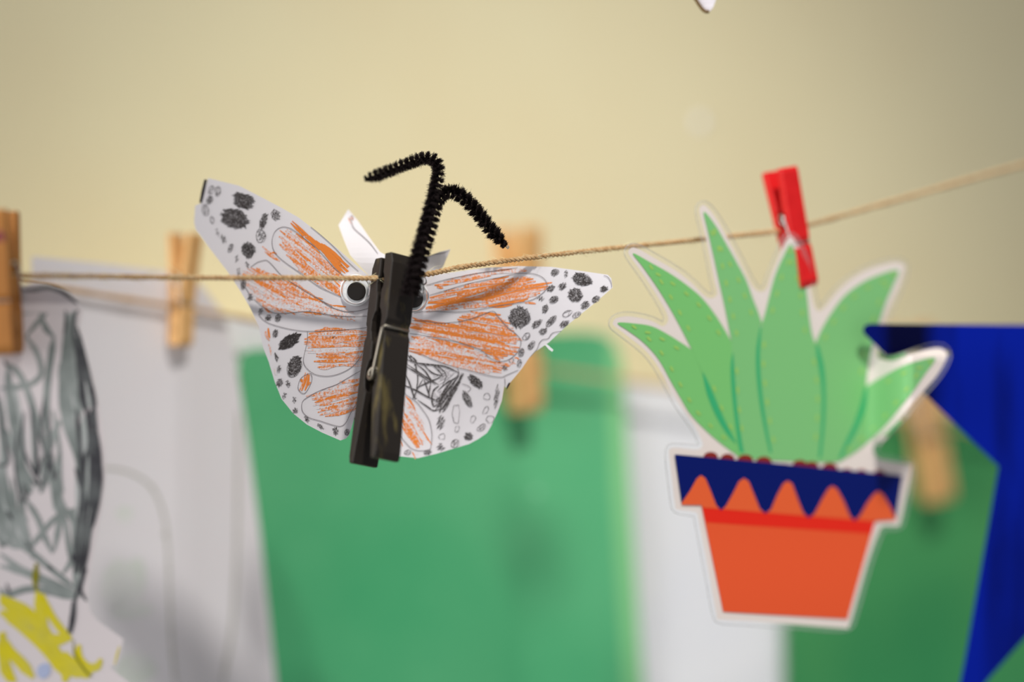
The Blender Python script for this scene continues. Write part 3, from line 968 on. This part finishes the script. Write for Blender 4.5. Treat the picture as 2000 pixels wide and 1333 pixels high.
hatch(mp, Q7([(620, 300), (720, 250), (850, 270), (820, 350), (700, 400)]), -0.6, sWR, 3.0, 3.4, 0.38, 0.1, 1.7e-4)
hatch(mp, Q7([(610, 560), (680, 470), (720, 520), (660, 650)]), 0.8, sWR, 3, 3, 0.36, 0.1, 1.7e-4)
mp.build('pencil_spots', M_pencil, wr_)
m = MB()
sheet(m, Q6([(1290, 790), (1310, 785), (1368, 835), (1358, 852), (1330, 835)]), lambda x, y: sWR(x, y) - 0.001, 0, 0.0002, 8)
m.build('torn_fibre', M_tear, wr_)
m = MB()
sheet(m, Q7([(1470, 395), (1492, 395), (1470, 440), (1445, 478), (1450, 430)]), lambda x, y: sWR(x, y) - 0.0006, 0, 0.0002, 8)
m.build('dark_scrap', M_torn, wr_)
m = MB()
sheet(m, Q2([(1030, 1055), (1072, 1045), (1050, 1065), (1062, 1080), (1040, 1088), (1034, 1070)]), lambda x, y: sWL(x, y) - 0.0006, 0, 0.0002, 8)
m.build('dark_scrap', M_torn, wl)

# paper feelers of the cut-out
sF = lambda x, y: 0.0065 + 0.02 * sm(520, 410, y) * 0.6
m = MB()
sheet(m, [(680, 409), (661, 440), (672, 470), (684, 499), (703, 520), (722, 541), (760, 545), (765, 505), (742, 492), (720, 462), (698, 430)], sF, 0, 0.0002, 10)
fe = m.build('paper_feeler', M_wing, bf)
m = MB()
ribbon(m, catmull([(684, 427), (690, 445), (705, 459), (722, 475), (738, 496)], 4), 1.8, sF, 2e-4, step=4)
spot(m, 686, 426, 3.5, 5, sF, dens=0)
m.build('printed_line', M_line, fe)
m = MB()
hatch(m, [(682, 422), (690, 422), (688, 440), (683, 440)], 1.4, sF, 3, 4, 0.4)
m.build('orange_crayon', M_crayon, fe)
sF2 = lambda x, y: 0.009 + 0.004 * sm(820, 880, x)
m = MB()
sheet(m, [(800, 512), (832, 502), (860, 492), (880, 487), (872, 505), (866, 520), (858, 530), (820, 545), (795, 550)], sF2, 0, 0.0002, 10)
fe = m.build('paper_feeler', M_wing, bf)
m = MB()
ribbon(m, catmull([(830, 503), (850, 497), (866, 494), (879, 488)], 4), 1.8, sF2, 2e-4, step=4)
m.build('printed_line', M_line, fe)

# the black pin that is the body
_, legs, M3b, midb = clothespin('pin', bf, (771, 500), (733, 899), -0.0140, math.radians(37), math.radians(-11), 0.0102, 0.0052, M_blackwood, M_dwire, slip=-0.0012, splay=0.35, gap=0.0008)
del bf['pin_len']


# googly eyes
def eye(px, py, Y, r, pr, poff):
    c = P(px, py, Y)
    tilt = Matrix.Rotation(0.10, 3, 'Z')
    f = lambda x, y, z: c + tilt @ Vector((x, y, z))
    m = MB()
    n = 40
    prof = [(r * 0.98, 0.0012), (r, 0.0006), (r, 0.0), (r * 0.93, -0.0003), (r * 0.90, 0.0)]
    vs = [f(q * math.cos(2 * math.pi * k / n), y, q * math.sin(2 * math.pi * k / n)) for q, y in prof for k in range(n)]
    fs = [(i * n + k, (i + 1) * n + k, (i + 1) * n + (k + 1) % n, i * n + (k + 1) % n) for i in range(len(prof) - 1) for k in range(n)]
    fs += [tuple(reversed(range(n))), tuple((len(prof) - 1) * n + k for k in range(n))]
    m.add(vs, fs)
    e = m.build('googly_eye', M_eyew, bf)
    m = MB()
    vs = [f(poff[0] + pr * s * math.cos(2 * math.pi * k / n), y, poff[1] + pr * s * math.sin(2 * math.pi * k / n)) for s, y in ((1, -0.0001), (1, -0.0006), (0.9, -0.0007)) for k in range(n)]
    fs = [(i * n + k, (i + 1) * n + k, (i + 1) * n + (k + 1) % n, i * n + (k + 1) % n) for i in range(2) for k in range(n)] + [tuple(2 * n + k for k in range(n))]
    m.add(vs, fs)
    m.build('pupil', M_pupil, e)
    m = MB()
    vs, rows = [], 8
    for i in range(rows):
        a = i / rows * math.pi / 2
        for k in range(n):
            vs.append(f(r * 0.92 * math.cos(a) * math.cos(2 * math.pi * k / n), -0.0002 - 0.0024 * math.sin(a), r * 0.92 * math.cos(a) * math.sin(2 * math.pi * k / n)))
    vs.append(f(0, -0.0026, 0))
    fs = [(i * n + k, (i + 1) * n + k, (i + 1) * n + (k + 1) % n, i * n + (k + 1) % n) for i in range(rows - 1) for k in range(n)]
    fs += [((rows - 1) * n + k, rows * n, (rows - 1) * n + (k + 1) % n) for k in range(n)]
    m.add(vs, fs)
    m.build('clear_dome', M_dome, e, smooth=True)
    return e


eye(695, 567, sWL(695, 567) - 0.0018, 0.0054, 0.00315, (0.0002, -0.0004))
eye(807, 580, -0.0008, 0.0054, 0.00315, (0.0002, -0.0006))


def blob(name, px, py, Y, r, mtl, parent, sx=1.0, sz=1.0):
    c = P(px, py, Y)
    m = MB()
    n, rows = 12, 7
    vs = []
    for i in range(rows + 1):
        a = -math.pi / 2 + math.pi * i / rows
        for k in range(n):
            b = 2 * math.pi * k / n
            q = r * (1 + 0.12 * math.sin(3 * b + i))
            vs.append((c.x + q * sx * math.cos(a) * math.cos(b), c.y + r * 0.7 * math.cos(a) * math.sin(b), c.z + q * sz * math.sin(a)))
    fs = [(i * n + k, i * n + (k + 1) % n, (i + 1) * n + (k + 1) % n, (i + 1) * n + k) for i in range(rows) for k in range(n)]
    m.add(vs, fs)
    return m.build(name, mtl, parent, smooth=True)


blob('glue_drop', 817, 562, -0.0145, 0.0020, M_glue, bf, 1.1, 1.5)
blob('glue_drop', 826, 549, -0.0090, 0.0014, M_glue, bf)
blob('glue_drop', 729, 590, -0.002, 0.0010, M_glue, bf, 0.8, 1.6)


# chenille stems
def chenille(path, r, nb, lead):
    p3 = [P(x, y, Y) for x, y, Y in path]
    arr = np.array([list(q) for q in p3])
    cm = np.stack([np.array(catmull([(i, arr[i, k]) for i in range(len(arr))], 12))[:, 1] for k in range(3)], 1)
    dl = np.concatenate([[0], np.cumsum(np.linalg.norm(np.diff(cm, axis=0), axis=1))])
    n = 400
    S = np.linspace(0, dl[-1], n)
    C = np.stack([np.interp(S, dl, cm[:, k]) for k in range(3)], 1)
    T = np.gradient(C, axis=0); T /= np.linalg.norm(T, axis=1)[:, None]
    ref = np.array([0.0, 1.0, 0.0])
    Nn = np.cross(T, ref); Nn /= np.linalg.norm(Nn, axis=1)[:, None]
    Bb = np.cross(T, Nn)
    m = MB()
    tube(m, [tuple(q) for q in C[::4]], 0.0004, 6)
    core = m.build('chenille_feeler', M_chen, bf, smooth=True)
    m = MB()
    pitch = 0.0050
    for i in range(nb):
        s = RNG.uniform(0, dl[-1])
        k = min(n - 1, int(s / dl[-1] * (n - 1)))
        a = 2 * math.pi * s / pitch + (math.pi if RNG.random() < 0.5 else 0) + RNG.normal() * 0.34
        o = Nn[k] * math.cos(a) + Bb[k] * math.sin(a)
        dirv = o + T[k] * (lead + RNG.normal() * 0.16) + RNG.normal(size=3) * 0.06
        ln = r * RNG.uniform(0.75, 1.12)
        if RNG.random() < 0.03: ln *= 1.25
        ln *= 0.45 + 0.55 * min(1.0, (dl[-1] - s) / 0.004)
        p0 = C[k]
        tip = p0 + dirv * ln
        side = np.cross(dirv, RNG.normal(size=3)); side = side / np.linalg.norm(side) * 0.00012
        mid = p0 + dirv * ln * 0.6
        m.add([p0 - side, p0 + side, mid - side, mid + side, tip - side * .35, tip + side * .35], [(0, 1, 3, 2), (2, 3, 5, 4)])
    m.build('bristles', M_chen, core, kind='stuff')


pathA = [(796, 574, -0.0205), (803, 548, -0.0205), (810, 515, -0.0200), (820, 475, -0.0185), (831, 436, -0.0165), (842, 398, -0.0140), (851, 362, -0.0105), (856, 334, -0.0070), (850, 316, -0.0040), (834, 309, -0.0010),
         (806, 316, 0.0040), (770, 330, 0.0095), (738, 342, 0.0145), (712, 350, 0.0185)]
pathB = [(806, 572, -0.0185), (812, 548, -0.0185), (819, 516, -0.0175), (829, 480, -0.0155), (840, 442, -0.0125), (848, 408, -0.0095), (858, 386, -0.0075), (874, 375, -0.0055), (893, 378, -0.0040), (914, 394, -0.0028), (940, 425, -0.0016),
         (964, 455, -0.0006), (988, 482, 0.0004)]
chenille(pathA, 0.00235, 11000, -0.25)
chenille(pathB, 0.00262, 13000, -0.25)
m = MB()
pw = [P(988, 482, 0.0004), P(992, 486, -0.0002), P(994, 483, -0.0005), P(991, 480, -0.0004)]
tube(m, pw, 0.00022, 6)
m.build('wire_end', M_wire, bf)

# ------------------------------------------------------------------ laminated cactus cut-out
def sK(x, y):
    b = 0.012 + (x - 1230) * 0.00009
    b -= 0.028 * sm(1690, 1785, x) * sm(640, 700, y) * (1 - sm(845, 900, y))
    b += 0.002 * math.sin((y - 600) / 240.0)
    b -= 0.0015 * sm(1000, 1220, y)
    return b


ck = empty('cactus_cutout', P(1530, 1215, sK(1530, 1215)), 'laminated cardboard cut-out of a green cactus in an orange pot with zigzag rim', 'cut-out')
card_ol = [(1197, 632), (1203, 622), (1225, 618), (1254, 622), (1277, 629), (1292, 637), (1301, 634), (1305, 622), (1298, 603), (1279, 571), (1254, 533), (1232, 503), (1227, 492), (1234, 484), (1248, 487), (1281, 506),
           (1319.5, 528.5), (1351, 553), (1371, 573.5), (1385, 582.5), (1397, 580), (1401, 571), (1396, 551), (1389, 515), (1380, 470), (1371, 432), (1366, 410), (1371, 401), (1379, 403), (1396, 423), (1416, 456.5), (1436.5, 495),
           (1454.5, 531), (1470, 560), (1484, 570), (1497, 564.5), (1506, 537.5), (1517.5, 510.5), (1531, 478), (1541, 463), (1550, 466), (1564, 492), (1576, 530), (1584, 569), (1590, 595.5), (1597, 607), (1607, 604), (1622, 585.6), (1642, 562.5),
           (1671.7, 539), (1704.7, 523), (1744, 513), (1761, 514.7), (1767, 523), (1757.5, 556), (1744, 585.6), (1731, 615), (1721, 650), (1713, 685), (1716, 699), (1727, 703), (1745, 705), (1784, 691), (1817, 682), (1838, 681), (1849, 690), (1847, 705),
           (1830, 734), (1807, 760.6), (1784, 787), (1757.5, 820), (1731, 846), (1711, 865), (1706, 879), (1712, 893), (1726, 899), (1772, 907), (1780.6, 914), (1768.7, 975), (1758, 1021), (1752, 1028), (1726, 1028), (1716, 1040), (1697, 1092), (1680, 1151),
           (1663.4, 1210), (1657, 1225), (1650, 1228), (1550, 1220.5), (1466, 1214), (1406, 1211), (1400, 1203), (1386, 1126), (1373.6, 1063), (1364, 1012), (1358, 1001), (1324, 996), (1319, 988), (1314, 948), (1307, 886), (1309.7, 878), (1318, 875),
           (1358, 879), (1370, 875), (1372, 864), (1357.6, 835), (1343, 813.6), (1324, 787), (1307, 756), (1293, 729.6), (1276, 703), (1257, 681.6), (1233, 662.4), (1211, 645.6), (1200, 637)]
m = MB()
sheet(m, catmull(card_ol, 3, True), sK, 0, 0.0004, 10)
card = m.build('card', M_card, ck)


def area2(p):
    return sum(p[i][0] * p[(i + 1) % len(p)][1] - p[(i + 1) % len(p)][0] * p[i][1] for i in range(len(p)))


def offset(poly, d):
    n = len(poly)
    s = 1 if area2(poly) > 0 else -1
    out = []
    for i in range(n):
        ax, ay = poly[i - 1]; bx, by = poly[(i + 1) % n]
        tx, ty = bx - ax, by - ay
        L_ = math.hypot(tx, ty) or 1
        out.append((poly[i][0] + s * ty / L_ * d, poly[i][1] - s * tx / L_ * d))
    return out


film_ol = offset(catmull(card_ol, 3, True), 9.0)
for _ in range(2):
    film_ol = [tuple((np.array(film_ol[i - 1]) + 2 * np.array(film_ol[i]) + np.array(film_ol[(i + 1) % len(film_ol)])) / 4) for i in range(len(film_ol))]
m = MB()
rim = film_ol + [film_ol[0]]
tube(m, [P(x, y, sK(x, y) - 0.0002) for x, y in rim], 0.00022, 6, cap=False)
m.build('film_edge', M_filmrim, ck, smooth=True)
m = MB()
n_ = len(film_ol)
cc = catmull(card_ol, 3, True)
inner = offset(cc, 0.5)
vs = [P(x, y, sK(x, y) - 0.0002) for x, y in film_ol] + [P(x, y, sK(x, y) - 0.0002) for x, y in inner]
m.add(vs, [(i, (i + 1) % n_, n_ + (i + 1) % n_, n_ + i) for i in range(n_)])
m.build('film_border', clear_mat('laminate_border', rough=0.15, haze=0.10, ior=1.3), ck)

ZC_, ZD, ZE, ZF = zmap(1180, 600, 4.166), zmap(1500, 480, 3.029), zmap(1280, 840, 3.7037), zmap(1340, 1000, 4.762)
b1, b2, b3, b4, b5 = (1438, 890), (1448, 896), (1506, 900), (1600, 904), (1638, 903)
s1 = ZC_([(800, 530), (860, 700), (930, 880), (1010, 1030), (1070, 1110)])
s2 = ZC_([(1040, 380), (1046, 560), (1062, 800), (1095, 1040), (1125, 1180)])
s3 = ZC_([(1272, 160), (1252, 360), (1255, 540), (1278, 760), (1312, 980), (1354, 1180)])
s4 = ZD([(288, 582), (312, 700), (328, 860), (325, 1060), (308, 1250)])
s5 = ZD([(580, 832), (562, 940), (520, 1060), (470, 1165), (425, 1255)])
leaves = [
    ([(1351.6, 684), (1333.6, 672), (1305, 654), (1273.6, 638), (1240, 632.4), (1206, 631), (1225.6, 645.6), (1252, 665), (1276, 689), (1293, 713), (1309.6, 744), (1329, 777.6), (1348, 809), (1372, 835), (1396, 857), (1420, 876), (1439, 889)], [b2] + list(reversed(s1)), M_leaf2),
    ([(1428.6, 668), (1416, 645.5), (1396, 614), (1371, 582.5), (1342, 557.8), (1306, 533), (1270, 512.8), (1236, 494.8), (1254, 519.5), (1281, 557.8), (1306, 598), (1328.5, 638.8), (1351.6, 684)], s1 + [b1, b2] + list(reversed(s2)), M_leaf2),
    ([(1488, 632), (1481.5, 611.8), (1470, 582.5), (1456.8, 546.5), (1438.8, 512.8), (1418.5, 476.8), (1396, 438.5), (1374.6, 413.8), (1382.5, 452), (1393.8, 501.5), (1405, 553), (1416, 602.8), (1428.6, 668)], s2 + [b2, b3] + list(reversed(s3)), M_leaf),
    ([(1592.4, 671.5), (1586, 651.7), (1581, 622), (1576, 576), (1568, 535), (1556, 500), (1544, 478), (1531, 499), (1515, 535), (1504, 573.5), (1495, 609.5), (1488, 632)], s3 + [b3, b4] + list(reversed(s4)), M_leaf),
    ([(1691.5, 754), (1695, 724), (1701.4, 684.7), (1711, 648), (1721, 618.7), (1731, 589), (1744, 559), (1754, 528), (1711, 539.4), (1678, 556), (1648.6, 579), (1625.5, 608.8), (1605.6, 641.8), (1592.4, 671.5)], s4 + [b4, b5] + list(reversed(s5)), M_leaf),
    ([(1638.7, 902.6), (1671.7, 883), (1704.7, 856), (1731, 830), (1757.5, 797), (1784, 764), (1807, 731), (1827, 699.5), (1784, 708), (1751, 721), (1714.6, 741), (1691.5, 754)], s5 + [b5], M_leaf),
]
for outer, inn, mt in leaves:
    m = MB()
    poly = catmull(outer, 4) + inn[1:]
    sheet(m, poly, sK, 2.2e-4, 0, 10)
    lf = m.build('leaf', mt, ck)
    # lime stitches along both edges of the leaf
    m = MB()
    sgn = 1 if area2(outer + inn) > 0 else -1
    full = outer if inn[-1] != b5 else outer
    path = resample(full, 3)
    acc = 10.0
    for i in range(3, len(path) - 3):
        x, y = path[i]
        tx, ty = path[i + 2][0] - path[i - 2][0], path[i + 2][1] - path[i - 2][1]
        L_ = math.hypot(tx, ty) or 1
        tx, ty = tx / L_, ty / L_
        acc += 3
        if acc >= 31:
            ox, oy = x - sgn * ty * 13, y + sgn * tx * 13
            ends = [(ox + tx * 6, oy + ty * 6), (ox - tx * 6, oy - ty * 6), (ox - sgn * ty * 7, oy + sgn * tx * 7)]
            if inside(poly, [e[0] for e in ends], [e[1] for e in ends]).all():
                ribbon(m, [(ox - tx * 5.5, oy - ty * 5.5), (ox + tx * 5.5, oy + ty * 5.5)], 5.5, sK, 3.4e-4, step=4, taper=0.6)
                acc = 0
    # stitches running down to the base beside the seam
    seam = {2: s2, 3: s3, 4: s4}.get(leaves.index((outer, inn, mt)))
    if leaves.index((outer, inn, mt)) == 1: seam = s1
    if seam:
        ss = resample(catmull(seam, 4), 3)
        for i in range(10, len(ss) - 4, 11):
            dx = {1: 12, 2: 8, 3: 11, 4: -12}[leaves.index((outer, inn, mt))]
            x, y = ss[i]
            tx, ty = ss[i + 2][0] - ss[i - 2][0], ss[i + 2][1] - ss[i - 2][1]
            L_ = math.hypot(tx, ty) or 1
            tx, ty = tx / L_, ty / L_
            ribbon(m, [(x + dx - tx * 6, y - ty * 6), (x + dx + tx * 6, y + ty * 6)], 5.5, sK, 3.4e-4, step=4, taper=0.6)
    if m.v: m.build('stitches', M_dash, lf)
# teal seams between the leaves
for lft, rgt in [(ZC_([(800, 530), (815, 620), (840, 720), (900, 870), (980, 1010), (1060, 1105)]), ZC_([(812, 545), (850, 620), (890, 710), (945, 840), (1000, 960), (1078, 1110)])),
                 (ZC_([(1045, 370), (1030, 480), (1035, 650), (1055, 850), (1085, 1080), (1105, 1185)]), ZC_([(1050, 380), (1062, 560), (1080, 800), (1108, 1020), (1137, 1185)])),
                 (ZC_([(1270, 160), (1240, 330), (1238, 520), (1262, 760), (1300, 980), (1346, 1185)]), ZC_([(1278, 165), (1266, 380), (1272, 560), (1292, 760), (1325, 980), (1364, 1185)])),
                 (ZD([(284, 590), (290, 660), (310, 780), (320, 900), (314, 1080), (298, 1255)]), ZD([(298, 590), (330, 720), (340, 880), (335, 1050), (314, 1255)])),
                 (ZD([(570, 845), (550, 930), (510, 1050), (460, 1160), (418, 1258)]), ZD([(588, 845), (577, 960), (532, 1080), (482, 1170), (432, 1262)]))]:
    m = MB()
    sheet(m, catmull(lft, 4) + list(reversed(catmull(rgt, 4))), sK, 3.0e-4, 0, 10)
    m.build('leaf_seam', M_streak, card)
# soil beads
for x, y, r in [(400, 190, 52), (522, 202, 50), (650, 212, 56), (785, 226, 56), (930, 262, 34), (1045, 248, 52), (1130, 258, 50), (1262, 272, 56), (1385, 300, 40), (1490, 308, 40), (1620, 318, 46)]:
    m = MB()
    cx, cy = 1280 + x / 3.7037, 840 + y / 3.7037
    sheet(m, [(cx + r * .27 * math.cos(k), cy + 2 + r * .27 * .72 * math.sin(k)) for k in np.linspace(0, 2 * math.pi, 19)[:-1]], sK, 3.2e-4, 0, 12)
    m.build('soil_bead', M_soil, card)
# pot
m = MB()
sheet(m, [(1370, 987), (1333, 985), (1345, 965), (1750, 1000), (1748.5, 1014), (1709, 1019), (1655, 1210), (1412.5, 1195.5)], sK, 3.6e-4, 0, 20)
m.build('pot_body', M_pot, ck)
m = MB()
sheet(m, ZE([(340, 555), (1592, 655), (1562, 752), (366, 670)]), sK, 4.2e-4, 0, 20)
m.build('pot_stripe', M_stripe, ck)
m = MB()
zz = [(190, 527), (250, 440), (300, 350), (330, 328), (362, 350), (400, 440), (440, 545), (475, 582), (510, 550), (560, 460), (605, 372), (640, 348), (675, 372), (715, 470), (755, 570), (795, 606), (835, 575), (880, 470), (925, 388),
      (957, 368), (990, 390), (1030, 500), (1070, 600), (1110, 636), (1150, 605), (1205, 500), (1250, 425), (1280, 405), (1315, 428), (1365, 520), (1405, 620), (1440, 658), (1480, 620), (1530, 530), (1580, 465), (1612, 443), (1648, 470), (1700, 560), (1738, 640)]
rimp = ZE([(190, 527)] + zz[1:]) + ZE([(1738, 652), (1590, 660), (1440, 664), (335, 566), (335, 545), (192, 543)])
sheet(m, ZE(zz) + ZE([(1738, 652), (1592, 662), (335, 562), (335, 545), (192, 543)]), sK, 4.8e-4, 0, 14)
m.build('pot_rim', M_rim, ck)
m = MB()
sheet(m, ZE([(140, 178), (900, 245), (1787, 332), (1740, 640)]) + list(reversed(ZE(zz)))[1:], sK, 5.4e-4, 0, 14)
m.build('pot_band', M_navy, ck)

# ------------------------------------------------------------------ blue star at the right
sS = lambda x, y: 0.0465 + (x - 1690) * 0.00006 + 0.00001 * (y - 640)
st = [(1686, 644), (1690, 636), (1700, 633), (1850, 634), (2030, 635), (2140, 310), (2250, 636), (2590, 640), (2330, 912), (2420, 1430), (2120, 1115), (1930, 1328), (1866, 1412), (1862, 1405), (1885, 1290), (1920, 1090), (1951, 912), (1800, 765), (1700, 664), (1688, 652)]
m = MB()
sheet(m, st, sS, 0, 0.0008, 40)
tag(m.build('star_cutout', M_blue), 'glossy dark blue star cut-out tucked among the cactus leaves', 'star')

# ------------------------------------------------------------------ tip of a white card hanging above
sT = lambda x, y: 0.02
root = empty('hanging_card', P(1378, 23, 0.02), 'white card tip with a dark edge, hanging high above the cactus', 'card')
m = MB()
tp = catmull([(1290, -110), (1357, -4), (1366, 10), (1373, 19), (1381, 23), (1390, 18), (1396, 6), (1412, -40), (1440, -110)], 5)
sheet(m, tp, sT, 0, 0.0016, 12)
cp = m.build('card', M_card if False else mat('striped_white', col(206, 200, 204), 0.6, 0.3, c2=col(190, 184, 188), vscale=700, stretch=(0.2, 1, 1)), root)
m = MB()
ed = [p for p in tp if p[0] < 1386]
tube(m, [P(x, y, 0.0195) for x, y in ed], 0.0006, 6)
m.build('edge', M_tipedge, root, smooth=True)
